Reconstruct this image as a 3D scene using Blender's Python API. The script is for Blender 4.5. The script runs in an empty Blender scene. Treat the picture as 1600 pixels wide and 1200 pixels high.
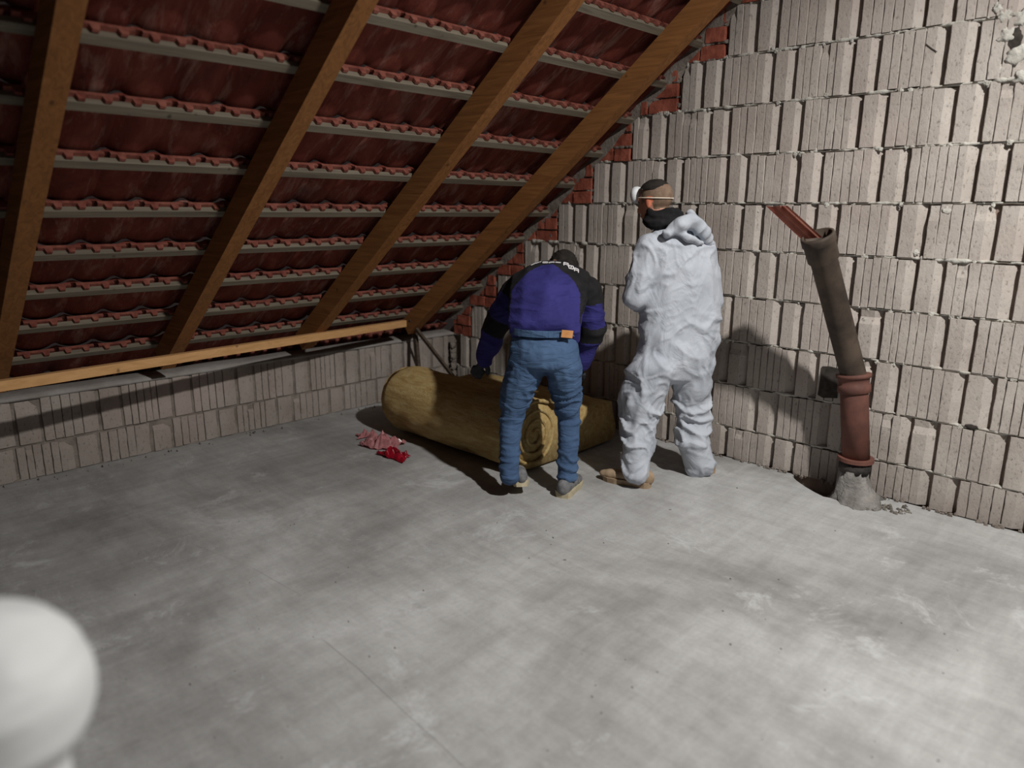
import bpy, bmesh, math, random
import numpy as np
from mathutils import Vector, Matrix, noise
random.seed(11)
S = bpy.context.scene
COL = S.collection

# ------------------------------------------------------------------ camera, world, light, exposure
CAM = Vector((4.8439, -4.2368, 1.5706)); FPX = 1133.28
RR = Vector((0.71643, 0.69762, 0.007507)); UU = Vector((-0.16832, 0.16240, 0.97226)); FF = Vector((-0.67705, 0.69782, -0.23377))
cd = bpy.data.cameras.new('camera'); cam = bpy.data.objects.new('camera', cd); COL.objects.link(cam)
cd.sensor_width = 36.0; cd.lens = FPX / 1600 * 36.0; cd.clip_start = 0.02
M = Matrix((RR, UU, -FF)).transposed().to_4x4(); M.translation = CAM
cam.matrix_world = M; S.camera = cam
cd.dof.use_dof = True; cd.dof.focus_distance = 4.2; cd.dof.aperture_fstop = 1.1
S.view_settings.view_transform = 'Standard'; S.view_settings.look = 'None'
S.view_settings.exposure = 0.0; S.view_settings.gamma = 1.0
try: S.view_settings.use_curve_mapping = False
except Exception: pass
W = bpy.data.worlds.new('world'); S.world = W; W.use_nodes = True
W.node_tree.nodes['Background'].inputs[0].default_value = (0.62, 0.50, 0.47, 1)
W.node_tree.nodes['Background'].inputs[1].default_value = 0.028
ld = bpy.data.lights.new('attic_bulb', 'SPOT'); ld.energy = 900; ld.spot_size = math.radians(134); ld.spot_blend = 1.0; ld.color = (1.0, 0.975, 0.93); ld.shadow_soft_size = 0.07
lamp = bpy.data.objects.new('attic_bulb', ld); COL.objects.link(lamp); lamp.location = (5.55, -2.02, 3.80)      # shaded work lamp hung high, tilted at the gable
lamp.rotation_euler = Vector((-1.4, 0.45, -3.9)).to_track_quat('-Z', 'Y').to_euler()

def ray(u, v): return (RR * ((u - 800) / FPX) - UU * ((v - 600) / FPX) + FF)
def on_plane(u, v, p0, n):
    d = ray(u, v); return CAM + d * ((Vector(p0) - CAM).dot(n) / d.dot(n))
def on_floor(u, v): return on_plane(u, v, (0, 0, 0), Vector((0, 0, 1)))
def on_gable(u, v, y=0): return on_plane(u, v, (0, y, 0), Vector((0, 1, 0)))

# ------------------------------------------------------------------ materials
def nt(name, rough=0.8):
    m = bpy.data.materials.new(name); m.use_nodes = True
    b = m.node_tree.nodes['Principled BSDF']; b.inputs['Roughness'].default_value = rough
    b.inputs['Specular IOR Level'].default_value = 0.25
    return m, m.node_tree, b
def nnode(t, typ, **kw):
    n = t.nodes.new(typ)
    for k, v in kw.items():
        if k in n.inputs.keys(): n.inputs[k].default_value = v
        else: setattr(n, k, v)
    return n
def ramp(t, fac, stops):
    r = t.nodes.new('ShaderNodeValToRGB'); e = r.color_ramp.elements
    while len(e) < len(stops): e.new(0.5)
    for i, (p, c) in enumerate(stops): e[i].position = p; e[i].color = (*c, 1) if len(c) == 3 else c
    t.links.new(fac, r.inputs[0]); return r.outputs[0]
def coords(t, scale=(1, 1, 1), rot=(0, 0, 0), loc=(0, 0, 0)):
    g = t.nodes.new('ShaderNodeNewGeometry'); mp = nnode(t, 'ShaderNodeMapping')
    mp.inputs['Scale'].default_value = scale; mp.inputs['Rotation'].default_value = rot; mp.inputs['Location'].default_value = loc
    t.links.new(g.outputs['Position'], mp.inputs[0]); return mp.outputs[0]
def noi(t, vec, scale, detail=5, rough=0.6, dist=0.0):
    n = nnode(t, 'ShaderNodeTexNoise'); n.inputs['Scale'].default_value = scale; n.inputs['Detail'].default_value = detail
    n.inputs['Roughness'].default_value = rough; n.inputs['Distortion'].default_value = dist
    t.links.new(vec, n.inputs['Vector']); return n.outputs[0]
def mix(t, a, b, fac, mode='MIX'):
    n = t.nodes.new('ShaderNodeMix'); n.data_type = 'RGBA'; n.blend_type = mode
    for k, v in ((6, a), (7, b), (0, fac)):
        if hasattr(v, 'is_output') or isinstance(v, bpy.types.NodeSocket): t.links.new(v, n.inputs[k])
        else: n.inputs[k].default_value = v if k == 0 else (*v, 1)
    return n.outputs[2]
def bump(t, b, h, strength=0.3, dist=0.01):
    n = nnode(t, 'ShaderNodeBump'); n.inputs['Strength'].default_value = strength; n.inputs['Distance'].default_value = dist
    t.links.new(h, n.inputs['Height']); t.links.new(n.outputs[0], b.inputs['Normal'])
def simple(name, c1, c2, scale=8, rough=0.8, vs=(1, 1, 1), bs=0.3, bd=0.005, bscale=None, dist=0.0, lo=.35, hi=.65):
    m, t, b = nt(name, rough); v = coords(t, vs)
    f = noi(t, v, scale, dist=dist); t.links.new(ramp(t, f, [(lo, c1), (hi, c2)]), b.inputs['Base Color'])
    bump(t, b, noi(t, v, bscale or scale * 3), bs, bd); return m

def concrete():
    m, t, b = nt('concrete', 0.75); v = coords(t)
    big = noi(t, v, 0.9, 6, 0.62, 0.6)
    c = ramp(t, big, [(0.30, (0.21, 0.206, 0.203)), (0.45, (0.31, 0.308, 0.305)), (0.56, (0.39, 0.39, 0.388)), (0.72, (0.49, 0.492, 0.495))])
    st = noi(t, coords(t, (2.2, 9, 1), (0, 0, 0.35)), 1.6, 7, 0.65, 0.4)
    c = mix(t, c, ramp(t, st, [(0.32, (0.78, 0.775, 0.77)), (0.5, (0.94, 0.94, 0.935)), (0.68, (1.08, 1.08, 1.075))]), 0.6, 'MULTIPLY')
    st2 = noi(t, coords(t, (9, 1.4, 1), (0, 0, -0.15)), 1.3, 6, 0.7, 0.3)
    c = mix(t, c, ramp(t, st2, [(0.38, (0.8, 0.79, 0.785)), (0.62, (1.08, 1.08, 1.08))]), 0.5, 'MULTIPLY')
    wp = noi(t, v, 2.3, 10, 0.78, 0.5)
    c = mix(t, c, (0.56, 0.57, 0.575), ramp(t, wp, [(0.56, (0, 0, 0)), (0.70, (0.75, 0.75, 0.75))]))
    fine = noi(t, v, 60, 4, 0.7)
    c = mix(t, c, ramp(t, fine, [(0.3, (0.86, 0.86, 0.86)), (0.7, (1.08, 1.08, 1.08))]), 0.6, 'MULTIPLY')
    vo = nnode(t, 'ShaderNodeTexVoronoi'); vo.inputs['Scale'].default_value = 3.1; t.links.new(v, vo.inputs['Vector'])
    c = mix(t, c, (0.10, 0.09, 0.085), ramp(t, vo.outputs['Distance'], [(0.018, (0.8, 0.8, 0.8)), (0.035, (0, 0, 0))]))
    t.links.new(c, b.inputs['Base Color'])
    bump(t, b, mix(t, fine, st, 0.5), 0.35, 0.004)
    return m
def block_mat(name, base, dark, foot_dark=0.0):
    m, t, b = nt(name, 0.95); v = coords(t)
    n1 = noi(t, v, 3.0, 5, 0.6)
    c = ramp(t, n1, [(0.32, dark), (0.68, base)])
    n2 = noi(t, coords(t, (1, 1, .6)), 70, 5, 0.7)
    c = mix(t, c, ramp(t, n2, [(0.33, (0.42, 0.40, 0.38)), (0.43, (1, 1, 1)), (0.72, (1.06, 1.06, 1.05))]), 0.8, 'MULTIPLY')
    n3 = noi(t, v, 1.4, 3, 0.5)
    c = mix(t, c, (0.46, 0.36, 0.33), ramp(t, n3, [(0.5, (0, 0, 0)), (0.72, (0.35, 0.35, 0.35))]))
    if foot_dark:
        # darker towards the floor slab, with its own ragged outline
        sp = nnode(t, 'ShaderNodeSeparateXYZ'); g = t.nodes.new('ShaderNodeNewGeometry'); t.links.new(g.outputs['Position'], sp.inputs[0])
        ma = nnode(t, 'ShaderNodeMath', operation='MULTIPLY_ADD'); ma.inputs[1].default_value = 0.55
        t.links.new(noi(t, v, 2.6, 6, 0.65), ma.inputs[0]); t.links.new(sp.outputs[2], ma.inputs[2])
        c = mix(t, c, (0.13, 0.105, 0.09), ramp(t, ma.outputs[0], [(0.30, (foot_dark,) * 3), (0.62, (0, 0, 0))]))
    t.links.new(c, b.inputs['Base Color']); bump(t, b, n2, 0.6, 0.006); return m
def wood(name, c1, c2, axis='x', rough=0.75):
    m, t, b = nt(name, rough)
    vs = {'x': (1.2, 22, 22), 'y': (22, 1.2, 22), 'slope': (1.2, 22, 22)}[axis]
    v = coords(t, vs, (0, math.atan(.83), 0) if axis == 'slope' else (0, 0, 0))
    f = noi(t, v, 1.5, 5, 0.6, 1.2); c = ramp(t, f, [(0.3, c1), (0.7, c2)])
    vo = nnode(t, 'ShaderNodeTexVoronoi'); vo.inputs['Scale'].default_value = 5.5; t.links.new(coords(t, (1, 1.3, 1)), vo.inputs['Vector'])
    c = mix(t, c, tuple(x * .35 for x in c1), ramp(t, vo.outputs['Distance'], [(0.03, (.8, .8, .8)), (0.09, (0, 0, 0))]))
    t.links.new(c, b.inputs['Base Color']); bump(t, b, f, 0.35, 0.004); return m
def tile_mat():
    m, t, b = nt('clay_tile', 0.85); v = coords(t)
    c = ramp(t, noi(t, coords(t, (1, 2.2, 1)), 3.2, 6, 0.7, .5), [(0.3, (0.075, 0.014, 0.010)), (0.5, (0.145, 0.030, 0.020)), (0.7, (0.215, 0.060, 0.040))])
    ef = noi(t, coords(t, (1.3, 5, 1.3)), 2.4, 7, 0.72, .4)
    c = mix(t, c, (0.46, 0.30, 0.25), ramp(t, ef, [(0.52, (0, 0, 0)), (0.75, (.55, .55, .55))]))
    c = mix(t, c, (0.05, 0.018, 0.018), ramp(t, noi(t, v, 2.1, 4, .6), [(0.55, (0, 0, 0)), (0.75, (.7, .7, .7))]))
    t.links.new(c, b.inputs['Base Color']); bump(t, b, noi(t, v, 40), .4, .004); return m
def fabric(name, c1, c2, rough=0.9, scale=9, bsc=120, bs=.2, sheen=0.0, fold=None):
    m, t, b = nt(name, rough); v = coords(t)
    t.links.new(ramp(t, noi(t, v, scale), [(0.35, c1), (0.65, c2)]), b.inputs['Base Color'])
    h = noi(t, v, bsc, 3)
    if fold:
        f2 = noi(t, coords(t, fold), 1.0, 3, .5, 1.0); h = mix(t, h, f2, 0.93); bump(t, b, h, 0.6, 0.03)
    else: bump(t, b, h, bs, .003)
    return m
MAT = dict(
    concrete=concrete(),
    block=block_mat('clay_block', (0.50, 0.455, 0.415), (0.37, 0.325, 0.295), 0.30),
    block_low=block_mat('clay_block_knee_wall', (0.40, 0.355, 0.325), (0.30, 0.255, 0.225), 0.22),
    recess=simple('block_recess', (0.24, 0.18, 0.15), (0.34, 0.27, 0.23), 12, .95),
    mortar=simple('mortar', (0.40, 0.38, 0.34), (0.56, 0.545, 0.50), 14, .95, bs=.8, bd=.012, bscale=35),
    mortar_dark=simple('mortar_dark', (0.17, 0.14, 0.12), (0.28, 0.245, 0.215), 9, .95, bs=.8, bd=.012, bscale=35),
    plaster=simple('plaster', (0.27, 0.245, 0.225), (0.36, 0.34, 0.32), 6, .95, bs=.6, bd=.01, bscale=18),
    brick=simple('red_brick', (0.20, 0.050, 0.032), (0.42, 0.125, 0.080), 9, .9, bs=.6, bd=.008, bscale=40),
    tile=tile_mat(), lug=simple('clay_lug', (0.15, 0.038, 0.028), (0.27, 0.095, 0.068), 20, .85),
    rafter=wood('rafter_wood', (0.18, 0.072, 0.022), (0.30, 0.130, 0.042), 'slope'),
    batten=wood('batten_wood', (0.12, 0.10, 0.076), (0.23, 0.20, 0.15), 'y'),
    rail=wood('fresh_pine', (0.50, 0.27, 0.11), (0.66, 0.38, 0.17), 'y'),
    stick=wood('dark_stick', (0.05, 0.035, 0.025), (0.11, 0.08, 0.06), 'y'),
    board=wood('old_board', (0.22, 0.19, 0.14), (0.33, 0.29, 0.22), 'x'),
    pipe_brown=simple('pipe_brown', (0.040, 0.030, 0.024), (0.095, 0.070, 0.053), 7, .7, bs=.25),
    pipe_red=simple('pipe_red', (0.10, 0.045, 0.036), (0.18, 0.075, 0.056), 6, .75, bs=.25),
    pipe_dark=simple('pipe_seal', (0.022, 0.020, 0.019), (0.06, 0.052, 0.048), 14, .7, bs=.8, bd=.01),
    cement=simple('cement_collar', (0.15, 0.14, 0.13), (0.29, 0.275, 0.26), 9, .95, bs=.9, bd=.02, bscale=26),
    shard=simple('clay_shard', (0.42, 0.16, 0.12), (0.58, 0.28, 0.21), 12, .85),
    wool=None,
    coverall=fabric('white_coverall', (0.40, 0.43, 0.485), (0.48, 0.51, 0.565), .75, 5, 160, .15, fold=(8, 8, 6)),
    jeans=fabric('blue_jeans', (0.042, 0.078, 0.155), (0.072, 0.128, 0.235), .9, 4, 300, .3, fold=(8, 8, 22)),
    jacket=fabric('blue_jacket', (0.024, 0.022, 0.125), (0.036, 0.033, 0.18), .85, 5, 150, .2, fold=(5, 5, 14)),
    black=fabric('black_cloth', (0.008, 0.008, 0.009), (0.018, 0.017, 0.018), .9),
    white_print=fabric('white_print', (0.60, 0.58, 0.60), (0.75, 0.73, 0.74), .7, 40),
    patch=fabric('leather_patch', (0.45, 0.20, 0.07), (0.58, 0.28, 0.11), .7, 30),
    skin=fabric('skin', (0.46, 0.22, 0.15), (0.58, 0.30, 0.21), .55, 14),
    ear=fabric('ear_skin', (0.50, 0.15, 0.08), (0.60, 0.20, 0.12), .5, 14),
    hair=fabric('short_hair', (0.012, 0.010, 0.009), (0.03, 0.024, 0.02), .8, 30, 260, .8),
    stubble=fabric('shaved_hair', (0.17, 0.11, 0.075), (0.24, 0.165, 0.115), .8, 30, 260, .6),
    bright_hood=fabric('bright_white_hood', (0.54, 0.55, 0.55), (0.60, 0.61, 0.61), .7, 5),
    mask=fabric('dust_mask', (0.62, 0.64, 0.66), (0.74, 0.76, 0.78), .85, 20),
    strap=fabric('elastic_strap', (0.78, 0.68, 0.56), (0.86, 0.76, 0.64), .6, 40),
    shoe=fabric('grey_shoe', (0.10, 0.10, 0.105), (0.20, 0.20, 0.205), .8, 25),
    sole=fabric('pale_sole', (0.38, 0.33, 0.22), (0.50, 0.44, 0.31), .7, 25),
    tan=fabric('tan_sole', (0.27, 0.19, 0.12), (0.38, 0.28, 0.19), .8, 25),
    glove=fabric('dark_glove', (0.020, 0.022, 0.026), (0.05, 0.052, 0.058), .8, 20),
    dirt=simple('dirt', (0.10, 0.085, 0.07), (0.26, 0.24, 0.215), 30, .95),
    crack=simple('dark_crack', (0.03, 0.026, 0.022), (0.06, 0.05, 0.045), 30, .95),
)
def wool_mat():
    m, t, b = nt('mineral_wool', 0.95); v = coords(t)
    f = noi(t, coords(t, (2, 9, 9)), 3, 7, .7, .8)
    c = ramp(t, f, [(0.3, (0.38, 0.235, 0.085)), (0.5, (0.53, 0.37, 0.155)), (0.7, (0.64, 0.52, 0.26))])
    t.links.new(c, b.inputs['Base Color']); bump(t, b, noi(t, v, 70, 5, .8), .9, .015)
    return m
MAT['wool'] = wool_mat()
def film(name, col, rough=.25):
    m, t, b = nt(name, rough); v = coords(t)
    t.links.new(ramp(t, noi(t, v, 25), [(0.4, tuple(c * .75 for c in col)), (0.6, col)]), b.inputs['Base Color'])
    b.inputs['Specular IOR Level'].default_value = .5; return m
MAT['film_pink'] = film('pink_film', (0.68, 0.30, 0.31)); MAT['film_red'] = film('red_film', (0.50, 0.012, 0.035))

# ------------------------------------------------------------------ helpers
def obj(name, bm, mats, parent=None, smooth=False):
    me = bpy.data.meshes.new(name)
    bmesh.ops.recalc_face_normals(bm, faces=bm.faces[:]); bm.to_mesh(me); bm.free()
    for m in (mats if isinstance(mats, (list, tuple)) else [mats]): me.materials.append(MAT[m])
    o = bpy.data.objects.new(name, me); COL.objects.link(o)
    if parent is not None: o.parent = parent; o.matrix_parent_inverse = parent.matrix_world.inverted()
    if smooth: me.shade_smooth()
    return o
def tag(o, label=None, cat=None, group=None, kind=None):
    for k, v in (('label', label), ('category', cat), ('group', group), ('kind', kind)):
        if v: o[k] = v
    return o
def empty(name, loc, label, cat, group=None):
    o = bpy.data.objects.new(name, None); COL.objects.link(o); o.location = loc; o.empty_display_size = .1
    bpy.context.view_layer.update(); return tag(o, label, cat, group)
def hexa(bm, p, mi=0):
    """eight corners: lower ring then upper ring"""
    v = [bm.verts.new(q) for q in p]; fs = []
    for f in ((0, 1, 2, 3), (7, 6, 5, 4), (0, 4, 5, 1), (1, 5, 6, 2), (2, 6, 7, 3), (3, 7, 4, 0)):
        fa = bm.faces.new([v[i] for i in f]); fa.material_index = mi; fs.append(fa)
    return v
def box(bm, a, b, mi=0):
    x0, y0, z0 = a; x1, y1, z1 = b
    return hexa(bm, [(x0, y0, z0), (x1, y0, z0), (x1, y1, z0), (x0, y1, z0), (x0, y0, z1), (x1, y0, z1), (x1, y1, z1), (x0, y1, z1)], mi)
def beam(bm, p, q, w, h, up=Vector((0, 0, 1)), n=1, wob=0.0, seed=0, mi=0):
    p, q = Vector(p), Vector(q); d = (q - p).normalized(); s = d.cross(up).normalized(); u = s.cross(d).normalized(); rings = []
    for i in range(n + 1):
        c = p.lerp(q, i / n); j = Vector(noise.noise_vector(Vector((i * .7, seed, 3.1)))) * wob
        rings.append([bm.verts.new(c + j + s * a * w / 2 + u * b * h / 2) for a, b in ((-1, -1), (1, -1), (1, 1), (-1, 1))])
    for i in range(n):
        for k in range(4):
            bm.faces.new((rings[i][k], rings[i][(k + 1) % 4], rings[i + 1][(k + 1) % 4], rings[i + 1][k])).material_index = mi
    bm.faces.new(rings[0][::-1]).material_index = mi; bm.faces.new(rings[-1]).material_index = mi
def tube(bm, pts, rads, seg=20, caps=True, mi=0, jit=0.0):
    """closed surface of revolution along a polyline"""
    pts = [Vector(p) for p in pts]; rings = []
    for i, p in enumerate(pts):
        d = (pts[min(i + 1, len(pts) - 1)] - pts[max(i - 1, 0)])
        if d.length < 1e-9: d = (pts[-1] - pts[0])
        d.normalize(); a = d.cross(Vector((0.13, 1, .2))).normalized(); b = d.cross(a)
        rings.append([bm.verts.new(p + (a * math.cos(t) + b * math.sin(t)) * (rads[i] * (1 + jit * noise.noise(Vector((i * .9, 3 * math.cos(t), 3 * math.sin(t)))))))
                      for t in [2 * math.pi * k / seg for k in range(seg)]])
    for i in range(len(pts) - 1):
        for k in range(seg):
            bm.faces.new((rings[i][k], rings[i][(k + 1) % seg], rings[i + 1][(k + 1) % seg], rings[i + 1][k])).material_index = mi
    if caps:
        bm.faces.new(rings[0][::-1]).material_index = mi; bm.faces.new(rings[-1]).material_index = mi
def bevel(bm, w):
    bmesh.ops.bevel(bm, geom=bm.edges[:], offset=w, segments=2, affect='EDGES', profile=.6)

# ------------------------------------------------------------------ floor slab with a broken notch beside the pipe
bm = bmesh.new()
notch = [(3.16, 0), (3.17, -.05), (3.22, -.10), (3.29, -.155), (3.36, -.20), (3.43, -.235), (3.50, -.22), (3.54, -.16), (3.56, 0)]
outline = [(-.2, -9), (9, -9), (9, 0)] + notch[::-1] + [(-.2, 0)]
top = [bm.verts.new((x, y, 0)) for x, y in outline]; bot = [bm.verts.new((x, y, -.12)) for x, y in outline]
bm.faces.new(top); bm.faces.new(bot[::-1])
for i in range(len(top)):
    j = (i + 1) % len(top); bm.faces.new((top[i], top[j], bot[j], bot[i]))
bmesh.ops.triangulate(bm, faces=[f for f in bm.faces if len(f.verts) > 4])
tag(obj('floor', bm, 'concrete'), kind='structure')
bm = bmesh.new(); box(bm, (-.4, -9, -.2), (9, .25, -.085)); tag(obj('floor_subslab', bm, 'mortar_dark'), kind='structure')
# hairline crack running through the slab
bm = bmesh.new()
def crack_line(bm, px, w, z=0.0006, n=10):
    pts = []
    for (a, b) in zip(px[:-1], px[1:]):
        for k in range(n): pts.append((a[0] + (b[0] - a[0]) * k / n, a[1] + (b[1] - a[1]) * k / n))
    pts.append(px[-1]); L = []
    for i, q in enumerate(pts):
        p = on_floor(*q); p.x += .006 * noise.noise(Vector((i * .9, 0, 7))); p.z = z; ww = w * (.6 + .5 * abs(noise.noise(Vector((i * 1.3, 5, 0)))) * 2)
        L.append((bm.verts.new(p + Vector((-ww, -ww * .6, 0))), bm.verts.new(p + Vector((ww, ww * .6, 0)))))
    for a, b in zip(L[:-1], L[1:]): bm.faces.new((a[0], a[1], b[1], b[0]))
crack_line(bm, [(505, 1000), (560, 1045), (640, 1120), (690, 1165), (760, 1235)], .0007)
crack_line(bm, [(300, 850), (390, 885), (470, 930)], .0006)
tag(obj('trim_1', bm, 'crack'), kind='structure')

# ------------------------------------------------------------------ block walls
Z1 = .2073; DZ = .2825
def block_row(bm, x0, x1, z0, z1, c, depth, to3, seed, mjit=.004, ends=True):
    """one course: thin flutes, a chamfered edge, a dark slot, a wide stone, a slot ... ; to3(x, out, z) -> world"""
    P_ = .4435; k0 = int(math.floor((x0 - c) / P_)) - 1; items = []
    for k in range(k0, k0 + 40):
        cc = c + k * P_
        if cc - .4 > x1: break
        items.append((cc - .055, cc + .020, cc + .057))              # wide stone, then chamfer
        a = cc + .074; e = cc + P_ - .112; n = 5 if (k + seed) % 3 else 6
        xs = [a + (e - a) * i / n for i in range(n + 1)]
        xs = [xs[0]] + [x + random.uniform(-.004, .004) for x in xs[1:-1]] + [xs[-1]]
        for i in range(n):
            g = random.uniform(.0025, .0048)
            if i < n - 1: items.append((xs[i], xs[i + 1] - g, xs[i + 1] - g))
            else: items.append((xs[i], xs[i + 1] - .003, xs[i + 1] + .037))
    N = 7
    for (a, b, e) in items:
        if e > x1 + .03 or a < x0 - .03 or a > x1: continue
        a2 = max(a, x0); 
        if b - a2 < .012: continue
        o = random.uniform(-mjit, mjit); zt = z1 - random.uniform(.005, .014); zb = z0 + random.uniform(.003, .008)
        chip = random.random() < .10; rows = []
        for i in range(N + 1):
            z = zb + (zt - zb) * i / N; w = .0034
            ja = noise.noise(Vector((a * 31, z * 17, seed))) * w; jb = noise.noise(Vector((b * 31 + 9, z * 17, seed))) * w
            oo = o + noise.noise(Vector((a * 5, z * 9, seed))) * .003
            if chip and i >= N - 1: oo -= random.uniform(.006, .018)
            d = depth + .004
            rows.append([bm.verts.new(to3(a2 + ja, -.045, z)), bm.verts.new(to3(a2 + ja, oo - .002, z)), bm.verts.new(to3(a2 + ja + .003, oo, z)), bm.verts.new(to3(b + jb - .002, oo, z)),
                         bm.verts.new(to3(e + jb, (oo - d) if e > b else oo - .004, z)), bm.verts.new(to3(e + jb, -.045, z))])
        for i in range(N):
            for k in range(5): bm.faces.new((rows[i][k], rows[i][k + 1], rows[i + 1][k + 1], rows[i + 1][k]))
        bm.faces.new(rows[0][::-1]); bm.faces.new(rows[-1])
def mortar_joint(bm, x0, x1, z, to3, seed, amp=.010, mi=0, step=.012):
    n = max(2, int((x1 - x0) / step)); rings = []
    for i in range(n + 1):
        x = x0 + (x1 - x0) * i / n
        f = noise.noise(Vector((x * 9, seed * 3.3, 1))) ; g = noise.noise(Vector((x * 42, seed * 3.3, 8)))
        out = -.012 + max(0, f * .9 + .15 + g * .5) * amp * 2.0
        th = .006 + max(0, f * .8 + g * .5) * amp * 1.1; zz = z + .004 * noise.noise(Vector((x * 25, seed, 4)))
        rings.append([bm.verts.new(to3(x, a, zz + b)) for a, b in ((-.05, -th * .7), (out - .004, -th), (out, -th * .3), (out * .8, th * .6), (-.05, th))])
    for i in range(n):
        for k in range(5): bm.faces.new((rings[i][k], rings[i][(k + 1) % 5], rings[i + 1][(k + 1) % 5], rings[i + 1][k])).material_index = mi
    bm.faces.new(rings[0][::-1]); bm.faces.new(rings[-1])
def lumps(bm, items, to3, mi=0):
    for x, z, r, o in items:
        res = bmesh.ops.create_icosphere(bm, subdivisions=3, radius=1)
        for v in res['verts']:
            n_ = 1 + .6 * noise.noise(v.co * 1.7 + Vector((x * 9, z * 9, 0))) + .45 * noise.noise(v.co * 4.5 + Vector((x * 5, z * 3, 0)))
            c = v.co * n_ * r; v.co = to3(x + c.x, o + c.y * .32, z + c.z)
g3 = lambda x, o, z: Vector((x, -o, z))
k3 = lambda x, o, z: Vector((o, x, z))                    # knee wall: runs along y, faces +x
SL, A0 = .83, .62                                        # roof pitch and batten plane z = A0 + SL x
XR = 5.6
# start of the blocks in each course (x), bricks fill the step up to the roof
starts = {0: 0.0, 1: 0.09, 2: .24, 3: .545, 4: .865, 5: 1.205, 6: 1.53, 7: 1.85, 8: 2.19, 9: 2.50, 10: 2.83, 11: 3.17}
cent = {9: 2.745, 8: 2.864, 7: 2.49, 6: 2.627, 5: 2.749, 4: 2.864, 3: 2.60, 2: 2.72, 1: 2.50, 0: 2.63, 10: 2.62, 11: 2.75}
back = bmesh.new()
xe = XR
vb = [(-.2, -.1), (xe, -.1), (xe, 3.62), ((3.60 - .655) / .84, 3.60), (-.2, .42)]
fr = [back.verts.new((x, .038, z)) for x, z in vb]; bk = [back.verts.new((x, .24, z)) for x, z in vb]
back.faces.new(fr); back.faces.new(bk[::-1])
for i in range(5): back.faces.new((fr[i], fr[(i + 1) % 5], bk[(i + 1) % 5], bk[i]))
wall_back = tag(obj('wall_back', back, 'recess'), kind='structure')
bm = bmesh.new()
for k in range(12):
    z0 = 0 if k == 0 else Z1 + DZ * (k - 1); z1 = Z1 + DZ * k
    block_row(bm, starts[k], xe - .1, z0, z1, cent[k], .030, g3, k + 1)
obj('hollow_blocks', bm, 'block', wall_back)
bm = bmesh.new()
for k in range(12): mortar_joint(bm, starts[k], xe - .1, Z1 + DZ * k, g3, k + 1, .0125 if k > 3 else .009)
rl = []
for u, v, r in [(1575, 55, .055), (1590, 85, .06), (1570, 25, .04), (1560, 110, .03), (1598, 30, .05), (1600, 120, .05), (1290, 148, .016), (1440, 145, .02), (1478, 330, .03), (1490, 338, .02), (1230, 70, .012), (1182, 330, .014), (1352, 400, .02), (1230, 400, .016), (1350, 500, .014), (1430, 395, .018), (1560, 12, .03), (1545, 130, .018), (1435, 70, .014)]:
    p = on_gable(u, v); rl.append((p.x, p.z, r * .8, -.006))
for k in range(1, 12):
    for i in range(26):
        x = random.uniform(max(starts[k], 1.2), 4.6); rl.append((x, Z1 + DZ * (k - (0 if k else 0)) + random.uniform(-.014, .006), random.uniform(.005, .015), -.006))
lumps(bm, rl, g3)
obj('bed_mortar', bm, 'mortar', wall_back, True)
# flat dark patches on the blocks, coloured as the shade inside holes
bm = bmesh.new()
for u, v, w, h in [(1587, 62, .028, .05), (1518, 667, .03, .012)]:
    p = on_gable(u, v); res = bmesh.ops.create_icosphere(bm, subdivisions=3, radius=1)
    for q in res['verts']:
        s_ = 1 + .35 * noise.noise(q.co * 2 + Vector((u, v, 0))); q.co = Vector((p.x + q.co.x * w * s_, q.co.y * .004 * s_ - .002, p.z + q.co.z * h * s_))
a = on_gable(1283, 572); b = on_gable(1308, 622)  # thin dark plate beside the pipe, niche shade put in as colour
v = [bm.verts.new((x, -.0065, z)) for x, z in ((a.x, b.z), (a.x + .03, b.z - .012), (b.x, b.z), (b.x - .004, (a.z + b.z) / 2), (b.x, a.z), (a.x + .05, a.z + .006), (a.x + .008, a.z))]
f = bm.faces.new(v); e_ = bmesh.ops.extrude_face_region(bm, geom=[f]); bmesh.ops.translate(bm, verts=[x for x in e_['geom'] if isinstance(x, bmesh.types.BMVert)], vec=(0, .01, 0))
obj('hole_shade_patch', bm, 'crack', wall_back)
bm = bmesh.new()
for path in ([(1447, 69), (1456, 76), (1464, 81)], [(1484, 98), (1493, 108), (1503, 119)]):
    tube(bm, [on_gable(u, v, .0005) for u, v in path], [.0022] * len(path), 6)
obj('diagonal_crack', bm, 'crack', wall_back)
# stepped brick infill below the roof
bm = bmesh.new(); mo = bmesh.new()
xr_ = lambda z: (z - .655) / .84
for k in range(2, 12):
    zb = Z1 + DZ * (k - 1)
    for j in range(3):
        z0 = zb + .094 * j; z1 = z0 + .080; xa = max(.0, xr_(z1) - .015) ; xb = starts[k] - .012
        if k == 2 and j == 0: xa = 0.0
        x = xb
        while x > xa + .02:
            L = random.choice([.12, .14, .22, .17]); x2 = max(x - L, xa)
            if x2 - xa < .05: x2 = xa
            o = random.uniform(-.006, .008); jz = random.uniform(-.004, .004)
            vs_ = hexa(bm, [(x2 + .004, -.0 - o, z0 + jz), (x - .008, -.0 - o, z0 + jz), (x - .008, .05, z0 + jz), (x2 + .004, .05, z0 + jz),
                            (x2 + .004 + random.uniform(0, .006), -.0 - o, z1 + jz), (x - .008 - random.uniform(0, .006), -.0 - o, z1 + jz), (x - .008, .05, z1 + jz), (x2 + .004, .05, z1 + jz)])
            x = x2
bmesh.ops.subdivide_edges(bm, edges=bm.edges[:], cuts=3, use_grid_fill=True)
for v in bm.verts: v.co += Vector(noise.noise_vector(v.co * 22)) * .005
obj('brick_infill', bm, 'brick', wall_back)
bm = bmesh.new()
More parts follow.
